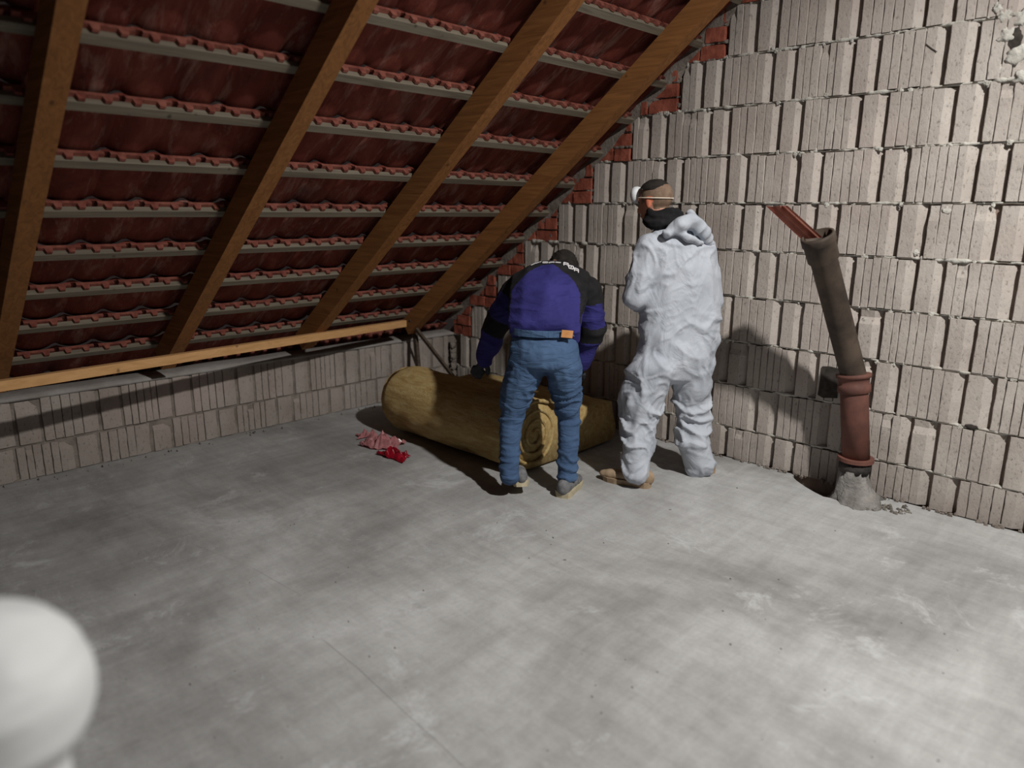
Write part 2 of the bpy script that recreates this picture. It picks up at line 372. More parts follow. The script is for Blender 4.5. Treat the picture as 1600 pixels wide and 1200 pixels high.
for k in range(2, 12):
    zb = Z1 + DZ * (k - 1)
    for j in range(3):
        z0 = zb + .094 * j; xa = max(.0, xr_(z0 + .04) - .03); xb = starts[k]
        if xb - xa > .05: mortar_joint(bm, xa, xb, z0 - .004, g3, k * 3 + j + 40, .011)
        for _ in range(2):
            xx = random.uniform(xa, xb) if xb > xa else xb; lumps(bm, [(xx, z0 + .04, .013, -.008)], g3)
    lumps(bm, [(starts[k] - .02, zb + .2, .022, -.012)], g3)
# rendered strip that seals the masonry to the roof
pts = [(xr_(z) - .0, z) for z in np.linspace(.62, 3.5, 60)]
rg = []
for i, (x, z) in enumerate(pts):
    w = .05 + .05 * (noise.noise(Vector((i * .35, 2, 2))) + .5)
    rg.append([bm.verts.new(q) for q in ((x - .03, .03, z), (x - .03, -.004, z), (x + w, -.002 + .004 * noise.noise(Vector((i, 0, 0))), z), (x + w + .02, .03, z))])
for i in range(len(rg) - 1):
    for k in range(4): bm.faces.new((rg[i][k], rg[i][(k + 1) % 4], rg[i + 1][(k + 1) % 4], rg[i + 1][k]))
obj('brick_mortar', bm, 'mortar_dark', wall_back)
# ragged rubble line at the foot of the gable
bm = bmesh.new()
for i in range(110):
    x = random.uniform(1.9, 5); lumps(bm, [(x, random.uniform(0, .012), random.uniform(.004, .013), random.uniform(.004, .035))], g3)
obj('footing_crumbs', bm, 'mortar_dark', wall_back, True)

# knee wall
bm = bmesh.new(); box(bm, (-.20, -9, -.1), (-.012, .04, .485)); wall_left = tag(obj('wall_left', bm, 'mortar_dark'), kind='structure')
bm = bmesh.new()
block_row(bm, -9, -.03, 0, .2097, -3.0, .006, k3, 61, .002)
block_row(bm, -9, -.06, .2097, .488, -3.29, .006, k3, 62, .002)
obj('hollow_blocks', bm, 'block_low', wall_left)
bm = bmesh.new(); mortar_joint(bm, -9, -.02, .2097, k3, 63, .004); mortar_joint(bm, -9, -.02, .004, k3, 65, .010)
obj('bed_mortar', bm, 'mortar_dark', wall_left)
bm = bmesh.new(); n = 160; rg = []
for i in range(n + 1):
    y = -9 + 9.0 * i / n; a = .006 * noise.noise(Vector((y * 3, 0, 0))); b_ = .012 * noise.noise(Vector((y * 2.1, 4, 0)))
    rg.append([bm.verts.new(q) for q in ((.004 + a, y, .478), (.008 + a, y, .496 + a), (-.05, y, .506 + b_), (-.13, y, .515 + b_), (-.2, y, .50), (-.2, y, .478))])
for i in range(n):
    for k in range(6): bm.faces.new((rg[i][k], rg[i][(k + 1) % 6], rg[i + 1][(k + 1) % 6], rg[i + 1][k]))
obj('mortar_ledge', bm, 'plaster', wall_left, True)
bm = bmesh.new()
lumps(bm, [(-.03, .06 + .07 * i, .035, .03) for i in range(6)] + [(-.05, .1 * i, .03, .05) for i in range(5)], k3)
obj('corner_mortar', bm, 'mortar_dark', wall_left, True)

# ------------------------------------------------------------------ roof
al = math.atan(SL); E_ = Vector((math.cos(al), 0, math.sin(al))); N_ = Vector((-math.sin(al), 0, math.cos(al)))
def rp(s, y, h): return Vector((0, y, A0)) + E_ * s + N_ * h
PITCH = .245 / math.cos(al); S0 = .367 / math.cos(al)
bm = bmesh.new(); lg = bmesh.new()
TW = .205
YA, YB = -6.2, .03
ny = int((YB - YA) / (TW / 10))
for r in range(-2, 12):
    st = S0 + PITCH * r + .030
    if r == -2: pass
    off = .03 * noise.noise(Vector((r, 1, 1)))
    def prof(y):
        t = ((y - YA + off) / TW) % 1.0; return .034 * (1 - abs(math.sin(math.pi * t)) ** .6)
    grid = []
    for i in range(ny + 1):
        y = YA + (YB - YA) * i / ny; k = int((y - YA + off) / TW); jt = .006 * noise.noise(Vector((k * 3.7, r * 2.3, 0))); c = prof(y) + jt
        col = []
        t_ = ((y - YA + off) / TW) % 1.0; drop = .024 * (abs(math.sin(math.pi * t_)) ** .7) - .012
        for (ds, h) in ((0, .030), (-.19, .048), (-.333 - drop, .064)):
            col.append((bm.verts.new(rp(st + ds, y, h + c)), bm.verts.new(rp(st + ds, y, h + c + .014))))
        grid.append(col)
    for i in range(ny):
        for j in range(2):
            bm.faces.new((grid[i][j][0], grid[i + 1][j][0], grid[i + 1][j + 1][0], grid[i][j + 1][0]))
            bm.faces.new((grid[i][j][1], grid[i][j + 1][1], grid[i + 1][j + 1][1], grid[i + 1][j][1]))
        bm.faces.new((grid[i][0][0], grid[i][0][1], grid[i + 1][0][1], grid[i + 1][0][0]))
        bm.faces.new((grid[i][2][0], grid[i + 1][2][0], grid[i + 1][2][1], grid[i][2][1]))
    # rim and hanging lugs on the upper edge of each tile
    k = 0; y = YA - off
    while y < YB - TW:
        hh = .006 * noise.noise(Vector((k * 3.7, r * 2.3, 0)))
        for a in (.055, .15):
            ya, yb = y + a - .020, y + a + .020
            q = [rp(st - .006, ya, .034 + hh), rp(st + .012, ya, .034 + hh), rp(st + .012, yb, .034 + hh), rp(st - .006, yb, .034 + hh)]
            lo = [rp(st - .004, ya + .008, .006 + hh), rp(st + .010, ya + .008, .006 + hh), rp(st + .010, yb - .008, .006 + hh), rp(st - .004, yb - .008, .006 + hh)]
            hexa(lg, lo + q)
        hexa(lg, [rp(st - .012, y + .012, .028 + hh), rp(st + .012, y + .012, .028 + hh), rp(st + .012, y + TW - .012, .028 + hh), rp(st - .012, y + TW - .012, .028 + hh),
                  rp(st - .012, y + .012, .044 + hh), rp(st + .010, y + .012, .044 + hh), rp(st + .010, y + TW - .012, .044 + hh), rp(st - .012, y + TW - .012, .040 + hh)])
        y += TW; k += 1
ceiling = tag(obj('ceiling', bm, 'tile', smooth=False), kind='structure')
obj('tile_lugs', lg, 'lug', ceiling)
ordn = ['lowest', 'second', 'third', 'fourth', 'fifth', 'sixth', 'seventh', 'eighth', 'ninth', 'tenth', 'eleventh', 'twelfth']
for r in range(-1, 11):
    bm = bmesh.new(); sc = S0 + PITCH * r; w = .042; n = 24; rg = []
    for i in range(n + 1):
        y = -6.15 + 6.17 * i / n; j = .004 * noise.noise(Vector((y * 1.3, r, 0)))
        rg.append([bm.verts.new(rp(sc + a + j, y, h)) for a, h in ((-w / 2, 0.0), (w / 2, 0.0), (w / 2, .028), (-w / 2, .028))])
    for i in range(n):
        for k in range(4): bm.faces.new((rg[i][k], rg[i][(k + 1) % 4], rg[i + 1][(k + 1) % 4], rg[i + 1][k]))
    bm.faces.new(rg[0][::-1]); bm.faces.new(rg[-1])
    tag(obj('roof_batten', bm, 'batten'), 'grey-brown batten under the clay tiles, %s counted up from the low wall' % ordn[r + 1], 'batten', 'roof battens under the clay tiles')
def rafter(y0, y1, label):
    # y0 at x=.3, y1 at x=2.3
    f = lambda x: y0 + (y1 - y0) * (x - .3) / 2.0
    bm = bmesh.new(); rings = []; n = 14
    for i in range(n + 1):
        x = .065 + (4.0 - .065) * i / n; s = x / math.cos(al); yy = f(x); j = .003 * noise.noise(Vector((x * 1.1, y0, 0)))
        rings.append([bm.verts.new(rp(s, yy + a + j, h + j)) for a, h in ((-.043, -.132), (.043, -.132), (.043, -.0005), (-.043, -.0005))])
    for i in range(n):
        for k in range(4): bm.faces.new((rings[i][k], rings[i][(k + 1) % 4], rings[i + 1][(k + 1) % 4], rings[i + 1][k]))
    bm.faces.new(rings[0][::-1]); bm.faces.new(rings[-1])
    tag(obj('rafter', bm, 'rafter'), label, 'rafter', 'sloping roof rafters')
rafter(-3.44, -3.41, 'orange-brown rafter at the far left, nearest the photographer')
rafter(-2.52, -2.42, 'orange-brown rafter, second from the left, its foot behind the pine rail')
rafter(-1.53, -1.40, 'darker rafter in shade, third from the left')
rafter(-.56, -.41, 'rafter beside the stepped brick edge of the gable wall')

# rail and props at the knee wall
p0 = on_plane(-60, 612, (.68, 0, 0), Vector((1, 0, 0))); p1 = on_plane(632, 505, (.20, 0, 0), Vector((1, 0, 0)))
bm = bmesh.new(); beam(bm, p0, p1, .045, .052, n=14, wob=.004); 
tag(obj('pine_rail', bm, 'rail'), 'long fresh pine rail running above the low block wall under the rafters', 'rail')
def prop(a, b, w, label):
    bm = bmesh.new(); beam(bm, a, b, w, w * .7, up=Vector((0, 1, .2)), n=6, wob=.006, seed=int(w * 1000)); return tag(obj('wooden_prop', bm, 'stick'), label, 'prop', 'props under the end of the pine rail')
prop(on_plane(648, 512, (.12, 0, 0), Vector((1, 0, 0))), Vector((.30, -.62, .0)), .040, 'dark wooden prop leaning steeply down from the rail end, the more upright one')
t_ = on_plane(640, 500, (.16, 0, 0), Vector((1, 0, 0))); b_ = on_plane(738, 626, (.60, 0, 0), Vector((1, 0, 0)))
e_ = t_ + (b_ - t_) * (t_.z / (t_.z - b_.z)) if t_.z > b_.z else b_
prop(t_, t_ + (e_ - t_) * .995, .030, 'thin dark stick slanting right from the rail end down behind the insulation roll')

# ------------------------------------------------------------------ insulation
def insulation():
    """spiral rolled batt lying along x, its loose tail running back over the floor"""
    cy, r0 = -1.10, .235; prof = []
    # outer outline of cross-section (y, z): circle part, then tail slab going to +y
    prof_out = []
    N = 30
    for i in range(N + 1):
        t = math.radians(-95) - math.radians(235) * i / N          # from under the roll round the front and over the top
        prof_out.append((cy + r0 * math.cos(t), r0 + r0 * math.sin(t)))
    tail = [(-.90, .29), (-.84, .27), (-.74, .285), (-.6, .31), (-.45, .32), (-.33, .30), (-.275, .24), (-.262, .10), (-.27, .008)]
    prof_out += tail + [(-.6, .004), (-.95, .004)]
    bm = bmesh.new(); rings = []; n = 26; x0, x1 = .72, 1.985
    for i in range(n + 1):
        x = x0 + (x1 - x0) * i / n; ring = []
        e = min(i, n - i); rr_ = 1 - .05 * max(0, 1.5 - e)
        for (y, z) in prof_out:
            d = .022 * noise.noise(Vector((x * 4, y * 7, z * 7))) + .008 * noise.noise(Vector((x * 18, y * 22, z * 22)))
            yy = cy + (y - cy) * (rr_ if y < -.87 else 1) + d; zz = max(.004, r0 + (z - r0) * rr_ + (d if z > .05 else 0) )
            ring.append(bm.verts.new((x + (d * 1.2 if e == 0 else 0) + (.06 * (y - cy) * 0), yy, zz)))
        rings.append(ring)
    m = len(prof_out)
    for i in range(n):
        for k in range(m): bm.faces.new((rings[i][k], rings[i][(k + 1) % m], rings[i + 1][(k + 1) % m], rings[i + 1][k]))
    for ring, sgn in ((rings[0], -1), (rings[-1], 1)):
        fc = bm.faces.new(ring)
    caps = [f for f in bm.faces if len(f.verts) > 4]
    bmesh.ops.triangulate(bm, faces=caps)
    o = obj('insulation_roll', bm, 'wool', None, True)
    # spiral layers showing on the end
    for xe_, s_ in ((1.99, 1), (.715, -1)):
        sp = bmesh.new(); pts = []
        for i in range(90):
            t = i / 89 * math.pi * 2 * 3.2; r = .215 * (1 - i / 89 * .88); pts.append((xe_ + .006 * s_ + .004 * noise.noise(Vector((i * .3, 0, 0))), cy + r * math.cos(t + 1), r0 + r * math.sin(t + 1)))
        tube(sp, pts, [.011 + .004 * noise.noise(Vector((i * .4, 1, 0))) for i in range(90)], 8)
        obj('spiral_edge', sp, 'wool', o, True)
    return tag(o, 'yellow mineral wool roll lying half unrolled on the floor at the workers\' feet', 'insulation roll')
insulation()
# short board across the back of the roll
bm = bmesh.new(); a = on_plane(712, 603, (0, -.80, 0), Vector((0, 1, 0))); b = on_plane(777, 627, (0, -.80, 0), Vector((0, 1, 0)))
beam(bm, a, b, .06, .022, n=4, wob=.003); tag(obj('wooden_board', bm, 'board'), 'short pale board lying across the back of the yellow wool roll', 'board')

def crumple(name, ctr, sx, sy, h, rot, mat, seed, label, cat, group=None):
    bm = bmesh.new(); n = 16; g = []
    for i in range(n + 1):
        row = []
        for j in range(n + 1):
            u, v = i / n - .5, j / n - .5
            f = noise.noise(Vector((u * 4.2, v * 4.2, seed))); r = 1 - abs(noise.noise(Vector((u * 7, v * 7, seed + 5)))) * 2
            edge = 1 + .35 * noise.noise(Vector((u * 3, v * 3, seed + 9)))
            z = max(.003, h * (.25 + .9 * f + .55 * r) * (1 - (2 * max(abs(u), abs(v))) ** 3 * .75) + .004)
            p = Vector((u * sx * edge, v * sy * edge, z)); p.rotate(Matrix.Rotation(rot, 3, 'Z')); row.append(bm.verts.new(p + Vector(ctr)))
        g.append(row)
    for i in range(n):
        for j in range(n): bm.faces.new((g[i][j], g[i + 1][j], g[i + 1][j + 1], g[i][j + 1]))
    bmesh.ops.solidify(bm, geom=bm.faces[:], thickness=.0015)
    return tag(obj(name, bm, mat), label, cat, group)
crumple('plastic_wrap', (.93, -1.475, 0), .26, .17, .085, .5, 'film_pink', 3, 'crumpled pale pink plastic wrap by the left end of the yellow roll', 'plastic wrap')
crumple('plastic_wrap', (1.18, -1.55, 0), .22, .11, .060, .15, 'film_red', 8, 'crumpled bright red plastic wrap on the floor in front of the roll', 'plastic wrap')
crumple('plastic_wrap', (.70, -1.43, 0), .13, .10, .05, 1.1, 'film_pink', 21, 'small pale pink scrap of plastic wrap, leftmost beside the roll end', 'plastic wrap')

# ------------------------------------------------------------------ vent pipe
base = Vector((3.555, -.15, 0))
pj = on_plane(1334, 588, (0, -.15, 0), Vector((0, 1, 0))); pr = on_plane(1336, 716, (0, -.15, 0), Vector((0, 1, 0)))
pt = on_plane(1277, 367, (0, -.50, 0), Vector((0, 1, 0)))
pipe = empty('vent_pipe', base, 'old brown and red vent pipe rising from the floor by the block wall, leaning left', 'pipe')
R_ = .069
def tube_obj(name, pts, rads, mat, seg=28, jit=0.0, par=pipe, smooth=True, caps=True):
    bm = bmesh.new(); tube(bm, pts, rads, seg, caps, 0, jit); o = obj(name, bm, mat, par, smooth)
    return o
lo = Vector((pr.x + .004, -.15, pr.z))
tube_obj('cement_collar', [Vector((3.575, -.15, -.03)), Vector((3.57, -.15, .01)), Vector((3.56, -.15, .05)), Vector((3.552, -.15, .12)), Vector((lo.x, -.15, lo.z - .06))], [.165, .125, .093, .080, .078], 'cement', jit=.35)
tube_obj('tarred_seal', [Vector((lo.x, -.15, lo.z - .075)), Vector((lo.x, -.15, lo.z - .05)), lo - Vector((0, 0, .012))], [.080, .084, .080], 'pipe_dark', jit=.12)
d_ = (pj - lo)
tube_obj('flange_ring', [lo - Vector((0, 0, .012)), lo - Vector((0, 0, .011)), lo + Vector((0, 0, .009)), lo + Vector((0, 0, .010))], [.07, .094, .094, .07], 'pipe_red', smooth=False)
tube_obj('lower_pipe', [lo, lo + d_ * .75, lo + d_ * .80, lo + d_ * .84], [R_ + .003, R_ + .003, R_ + .004, R_ + .003], 'pipe_red')
pd = (pt - pj).normalized()
tube_obj('socket', [lo + d_ * .80, lo + d_ * .815, lo + d_ * .90, lo + d_ * .91, lo + d_ * .985, lo + d_ * .99, lo + d_ * 1.03, lo + d_ * 1.035], [R_ + .002, R_ + .016, R_ + .016, R_ + .010, R_ + .012, R_ + .022, R_ + .022, R_ - .01], 'pipe_red')
bm = bmesh.new()
q0 = pj - pd * .03; L_ = (pt - q0).length
prof = [(0, R_ - .003), (L_ - .15, R_ - .003), (L_ - .135, R_ + .008), (L_ - .05, R_ + .010), (L_ - .045, R_ + .015), (L_ - .015, R_ + .015), (L_, R_ + .013), (L_, R_ + .001), (L_ - .12, R_ - .004), (L_ - .3, R_ - .012)]
tube(bm, [q0 + pd * s + pd * .00001 * i for i, (s, r) in enumerate(prof)], [r for s, r in prof], 32, False)
# rings must share one frame: rebuild orientation explicitly
bm.free(); bm = bmesh.new(); ax = pd.cross(Vector((0, 1, 0))).normalized(); ay = pd.cross(ax); rings = []
for s, r in prof: rings.append([bm.verts.new(q0 + pd * s + (ax * math.cos(t) + ay * math.sin(t)) * r) for t in [2 * math.pi * k / 32 for k in range(32)]])
for i in range(len(rings) - 1):
    for k in range(32): bm.faces.new((rings[i][k], rings[i][(k + 1) % 32], rings[i + 1][(k + 1) % 32], rings[i + 1][k]))
bm.faces.new(rings[-1])
o = obj('upper_pipe', bm, 'pipe_brown', pipe, True); o['label'] = 'dark brown leaning upper pipe with open socket'
# clay shard stuck in the mouth
Nn = Vector((0, 1, 0))
def pl(u, v, y): return on_plane(u, v, (0, y, 0), Nn)
c = [pl(1197, 321, -.50), pl(1231, 321, -.53), pl(1284, 364, -.53), pl(1252, 367, -.50)]
c2 = [pl(1197, 321, -.50), pl(1228, 322, -.56), pl(1283, 366, -.56), pl(1254, 368, -.50)]
bm = bmesh.new(); A = pl(1196, 321, -.47); B = pl(1229, 322, -.53); C_ = pl(1284, 372, -.53); D_ = pl(1250, 372, -.47)
nrm = (B - A).cross(D_ - A).normalized()
if nrm.z < 0: nrm = -nrm
top_ = [A, B, C_, D_]; n1 = 12; g = []
for i in range(n1 + 1):
    row = []
    for j in range(n1 + 1):
        u, v = i / n1, j / n1; p = A.lerp(B, u).lerp(D_.lerp(C_, u), v)
        rib = .006 * (1 if (u > .72 and u < .8) or u > .9 else 0) - .008 * math.sin(math.pi * min(u / .7, 1))
        row.append(bm.verts.new(p + nrm * rib))
    g.append(row)
for i in range(n1):
    for j in range(n1): bm.faces.new((g[i][j], g[i + 1][j], g[i + 1][j + 1], g[i][j + 1]))
bmesh.ops.solidify(bm, geom=bm.faces[:], thickness=.014)
tag(obj('clay_tile_shard', bm, 'shard'), 'broken red clay tile piece sticking out of the open mouth of the leaning pipe', 'tile piece')
# rubble round the collar
bm = bmesh.new()
for i in range(60):
    a = random.uniform(-3.4, .6); r = random.uniform(.12, .26); x, y = 3.6 + r * math.cos(a), -.13 + r * .5 * math.sin(a)
    if y > -.02: y = -.03
    if x < 3.5: continue
    lumps(bm, [(x, .002, random.uniform(.004, .013), -y)], g3)
tag(obj('mortar_crumbs', bm, 'dirt', None, True), 'grey mortar crumbs scattered round the foot of the vent pipe', 'rubble', kind='stuff')
bm = bmesh.new()
for i in range(70):
    p = on_floor(random.uniform(0, 1500), random.uniform(760, 1190)); r = random.uniform(.0015, .0045)
    lumps(bm, [(p.x, .001, r, -p.y)], g3)
for i in range(40):
    lumps(bm, [(random.uniform(.03, .12), .003, random.uniform(.003, .011), random.uniform(.7, 4.0))], g3)
tag(obj('floor_grit', bm, 'dirt', None, True), 'dark grit and crumbs scattered over the bare concrete floor', 'grit', kind='stuff')

# ------------------------------------------------------------------ figures
def ell(bm, c, r, B=None, sub=2):
    res = bmesh.ops.create_icosphere(bm, subdivisions=sub, radius=1)
    for v in res['verts']:
        q = Vector((v.co.x * r[0], v.co.y * r[1], v.co.z * r[2])); v.co = (B @ q if B is not None else q) + Vector(c)
def chain(bm, pts, rads, dens=.35):
    """tapered limb: overlapping balls along a polyline, fused later by the voxel remesh"""
    for (a, ra), (b, rb) in zip(list(zip(pts, rads))[:-1], list(zip(pts, rads))[1:]):
        a, b = Vector(a), Vector(b); n = max(2, int((b - a).length / (min(ra, rb) * dens)) + 1)
        for i in range(n + 1):
            t = i / n; r = ra + (rb - ra) * t; ell(bm, a.lerp(b, t), (r, r, r))
def echain(bm, keys, B, n=7):
    """torso: overlapping ellipsoids (centre, (half width, half depth, half height))"""
    for (a, ra), (b, rb) in zip(keys[:-1], keys[1:]):
        a, b = Vector(a), Vector(b)
        for i in range(n + 1):
            t = i / n; ell(bm, a.lerp(b, t), tuple(x + (y - x) * t for x, y in zip(ra, rb)), B)
def fuse(bm, voxel, smooth=6, disp=None):
    me = bpy.data.meshes.new('tmp'); bm.to_mesh(me); bm.free(); o = bpy.data.objects.new('tmp', me); COL.objects.link(o)
    m = o.modifiers.new('r', 'REMESH'); m.mode = 'VOXEL'; m.voxel_size = voxel; m.adaptivity = 0
    if smooth: s = o.modifiers.new('s', 'SMOOTH'); s.iterations = smooth; s.factor = .6
    dg = bpy.context.evaluated_depsgraph_get(); res = bpy.data.meshes.new_from_object(o.evaluated_get(dg))
    bpy.data.objects.remove(o); bpy.data.meshes.remove(me)
    if disp:
        res.calc_loop_triangles()
        nr = [v.normal.copy() for v in res.vertices]
        for v, nn in zip(res.vertices, nr): v.co += nn * disp(v.co.copy(), nn)
    return res
def mobj(name, me, mats, parent, label=None, pick=None):
    me.name = name; me.materials.clear()
    for m in (mats if isinstance(mats, (list, tuple)) else [mats]): me.materials.append(MAT[m])
    if pick:
        for p in me.polygons: p.material_index = pick(p.center)
    me.shade_smooth(); o = bpy.data.objects.new(name, me); COL.objects.link(o)
    if parent is not None: o.parent = parent; o.matrix_parent_inverse = parent.matrix_world.inverted()
    if label: o['label'] = label
    return o
def hand(bm, wrist, dirv, palmn, side, L=.18, r=.0085, curl=.35):
    """palm with five separate bent fingers; palmn = back-of-hand normal, side=+1/-1 puts the thumb"""
    d = Vector(dirv).normalized(); n = Vector(palmn); n = (n - d * n.dot(d)).normalized(); s = d.cross(n) * side
    w = Vector(wrist)
    for i in range(6):
        t = i / 5; ell(bm, w + d * (.01 + .075 * t), (.020 + .012 * t, .014, .02), Matrix((s, n, d)).transposed())
    for k, (off, ln) in enumerate(((-.030, .36), (-.010, .42), (.010, .39), (.029, .30))):
        p = w + d * .085 + s * off; dd = d.copy(); pts = [p]
        for j in range(3):
            dd = (dd - n * (curl * (j + .6) * .6)).normalized(); p = p + dd * (L * ln / 3); pts.append(p)
        chain(bm, pts, [r * 1.1, r, r * .95, r * .8], .5)
    p = w + d * .03 - s * .028; dd = (d * .7 - s * .7).normalized(); p2 = p + dd * .038; p3 = p2 + (d * .9 - s * .25 - n * .3).normalized() * .03
    chain(bm, [p, p2, p3], [r * 1.35, r * 1.15, r * .9], .5)
def fold(scale, amp, squash=2.6, seed=0.0):
    def f(p, n):
        q = Vector((p.x * scale, p.y * scale, p.z * scale * squash)) + Vector((seed, seed * 2, 0))
        w = noise.noise_vector(q * .35); q += Vector(w) * .9
        return amp * ((1 - abs(noise.noise(q)) * 2.2) - .45)
    return f
def shoe(parent, heel, toe, top_mat, sole_mat, lift=0.0, W_=.046):
    heel, toe = Vector(heel), Vector(toe); d = (toe - heel).normalized(); L = (toe - heel).length; s = Vector((0, 0, 1)).cross(d).normalized()
    up = s.cross(d) * -1 if (s.cross(d)).z < 0 else s.cross(d)
    B = Matrix((s, d, up)).transposed()
    bm = bmesh.new()
    for t, w, h in ((.10, .036, .050), (.22, .038, .056), (.36, .038, .052), (.52, .041, .042), (.68, .045, .034), (.82, .044, .030), (.92, .036, .024)):
        ell(bm, heel + d * L * t + up * (h * .75 + .02), (w * W_ / .046, L * .17, h), B)
    me = fuse(bm, .006, 10); o1 = mobj('shoe', me, top_mat, parent)
    bm = bmesh.new(); prof = [(0, .0), (.02, .62), (.1, .86), (.3, .84), (.5, .88), (.7, 1.05), (.85, .95), (.96, .6), (1, .0)]
    ring = [(t, w) for t, w in prof] + [(t, -w) for t, w in prof[::-1][1:-1]]
    lo_ = [bm.verts.new(heel + d * L * t + s * w * W_ * .97) for t, w in ring]; hi_ = [bm.verts.new(heel + d * L * t + s * w * W_ * 1.06 + up * (.030 + .006 * (1 - t))) for t, w in ring]
    k = len(ring)
    bm.faces.new(lo_[::-1]); bm.faces.new(hi_)
    for i in range(k): bm.faces.new((lo_[i], lo_[(i + 1) % k], hi_[(i + 1) % k], hi_[i]))
    o2 = obj('sole', bm, sole_mat, o1, False)
    return o1
def basis(f):
    f = Vector(f).normalized(); s = f.cross(Vector((0, 0, 1))).normalized(); return f, s, Matrix((s, f, Vector((0, 0, 1)))).transposed()

# ---- worker in white coveralls
Wb = Vector((2.66, -.62, 0)); Wf, Ws, WB = basis((-.87, .50, 0))
PW = lambda u, v, df: on_plane(u, v, Wb + Wf * df, Wf)
wman = empty('person', Wb, 'person in white coveralls standing with back turned, dust mask pushed up on forehead', 'person')
hc = PW(1024, 316, .10); Hf, Hs, HB = basis((-.97, -.02, -.18))
HB = Matrix((Hs, Hf, Hs.cross(Hf))).transposed(); Hu = Hs.cross(Hf).normalized()
nb = PW(1045, 352, .03)
lw, rw = PW(1012, 478, .30), PW(1058, 482, .33)
j = dict(ls=PW(1013, 385, 0), le=PW(992, 465, .02), rs=PW(1100, 388, .02), re=PW(1112, 470, .06), lh=PW(1020, 578, 0), rh=PW(1078, 575, .02),
         lk=PW(998, 655, .04), rk=PW(1082, 652, .06), la=PW(995, 738, -.05), ra=PW(1092, 722, .03), ch=PW(1057, 420, .02), hp=PW(1050, 560, .01))
def head_mesh(bm, c, B, hscale=1.0, neck=None):
    e = lambda p, r: ell(bm, c + B @ (Vector(p) * hscale), tuple(x * hscale for x in r), B, 3)
    e((0, -.012, .030), (.078, .096, .088)); e((0, .025, -.010), (.068, .072, .085)); e((0, .045, -.062), (.050, .048, .045)); e((0, .068, -.088), (.026, .022, .020))
    e((0, .100, -.022), (.012, .018, .026)); e((0, .112, -.034), (.014, .012, .010)); e((.030, .080, .030), (.026, .014, .010)); e((-.030, .080, .030), (.026, .014, .010))
    e((0, .094, -.062), (.024, .010, .007)); e((.076, .0, -.008), (.008, .017, .030)); e((-.076, .0, -.008), (.008, .017, .030))
    if neck is not None: chain(bm, [c + B @ Vector((0, -.01, -.05)), neck], [.058, .060])
bm = bmesh.new(); head_mesh(bm, hc, HB, 1.0, nb)
chain(bm, [nb, j['ch']], [.07, .12]); chain(bm, [j['ch'], j['hp']], [.13, .13])
for s_, e2, w_ in (('ls', 'le', lw), ('rs', 're', rw)): chain(bm, [j['ch'], j[s_], j[e2], w_], [.08, .05, .04, .027])
for h_, k_, a_ in (('lh', 'lk', 'la'), ('rh', 'rk', 'ra')): chain(bm, [j['hp'], j[h_], j[k_], j[a_]], [.09, .075, .05, .038])
hand(bm, lw, -Ws * -1 * .6 + Wf * .5, Wf + Vector((0, 0, .3)), 1); hand(bm, rw, -Ws * .9 + Wf * .3, Wf + Vector((0, 0, .3)), -1)
me = fuse(bm, .007, 3)
mobj('body', me, ['skin', 'stubble', 'ear'], wman, None, lambda p: (lambda q: 2 if abs(q.x) > .070 and q.z < .03 and q.z > -.05 and abs(q.y) < .03 else (1 if (q.length < .16 and ((q.z > .0 and q.y < .055) or (q.y < -.02 and q.z > -.045))) else 0))(HB.transposed() @ (p - hc)))
# eyes
for sx in (-1, 1):
    bm = bmesh.new(); ell(bm, hc + HB @ Vector((sx * .031, .078, .016)), (.012, .012, .012), HB); obj('eye', bm, 'black', wman, True)
bm = bmesh.new(); ell(bm, hc + HB @ Vector((0, -.002, .056)), (.077, .092, .070), HB, 3)
for v in bm.verts:
    v.co += Vector(noise.noise_vector(v.co * 60)) * .0025
geom = bm.verts[:] + bm.edges[:] + bm.faces[:]
bmesh.ops.bisect_plane(bm, geom=geom, plane_co=hc + HB @ Vector((0, 0, .070)), plane_no=HB @ Vector((0, .25, -1)), clear_outer=True)
obj('hair', bm, 'hair', wman, True)
# mask pushed up on the forehead and its strap
bm = bmesh.new(); ell(bm, hc + HB @ Vector((.0, .112, .060)), (.050, .036, .048), HB, 3); ell(bm, hc + HB @ Vector((0, .135, .045)), (.022, .018, .022), HB)
for v in bm.verts: v.co += Vector(noise.noise_vector(v.co * 30)) * .004
mk = obj('dust_mask', bm, 'mask', wman, True)
bm = bmesh.new(); pts = []
for i in range(25):
    t = math.radians(25 + 310 * i / 24 + 0); a = math.pi / 2 + math.radians(20) + math.radians(320) * i / 24
    pts.append(hc + HB @ Vector((.0825 * math.cos(a), -.005 + .1010 * math.sin(a), .022 + .020 * math.sin(a))))
tube(bm, pts, [.0032] * len(pts), 8); obj('strap', bm, 'strap', mk, True)
bm = bmesh.new()
for k in range(2):
    ring = []
    for i in range(21):
        a = 2 * math.pi * i / 20; ring.append(nb + Vector((0, 0, -.005 + .028 * k)) + (Ws * math.cos(a) * (.105 - .022 * k) + Wf * math.sin(a) * (.100 - .022 * k)) + (hc - nb) * (.16 + .16 * k) + Vector((0, 0, .012 * math.sin(a * 3))))
    tube(bm, ring, [.030 - .004 * k] * 21, 10)
me = fuse(bm, .008, 3, fold(14, .006)); mobj('collar', me, 'black', wman, 'black padded jacket collar')
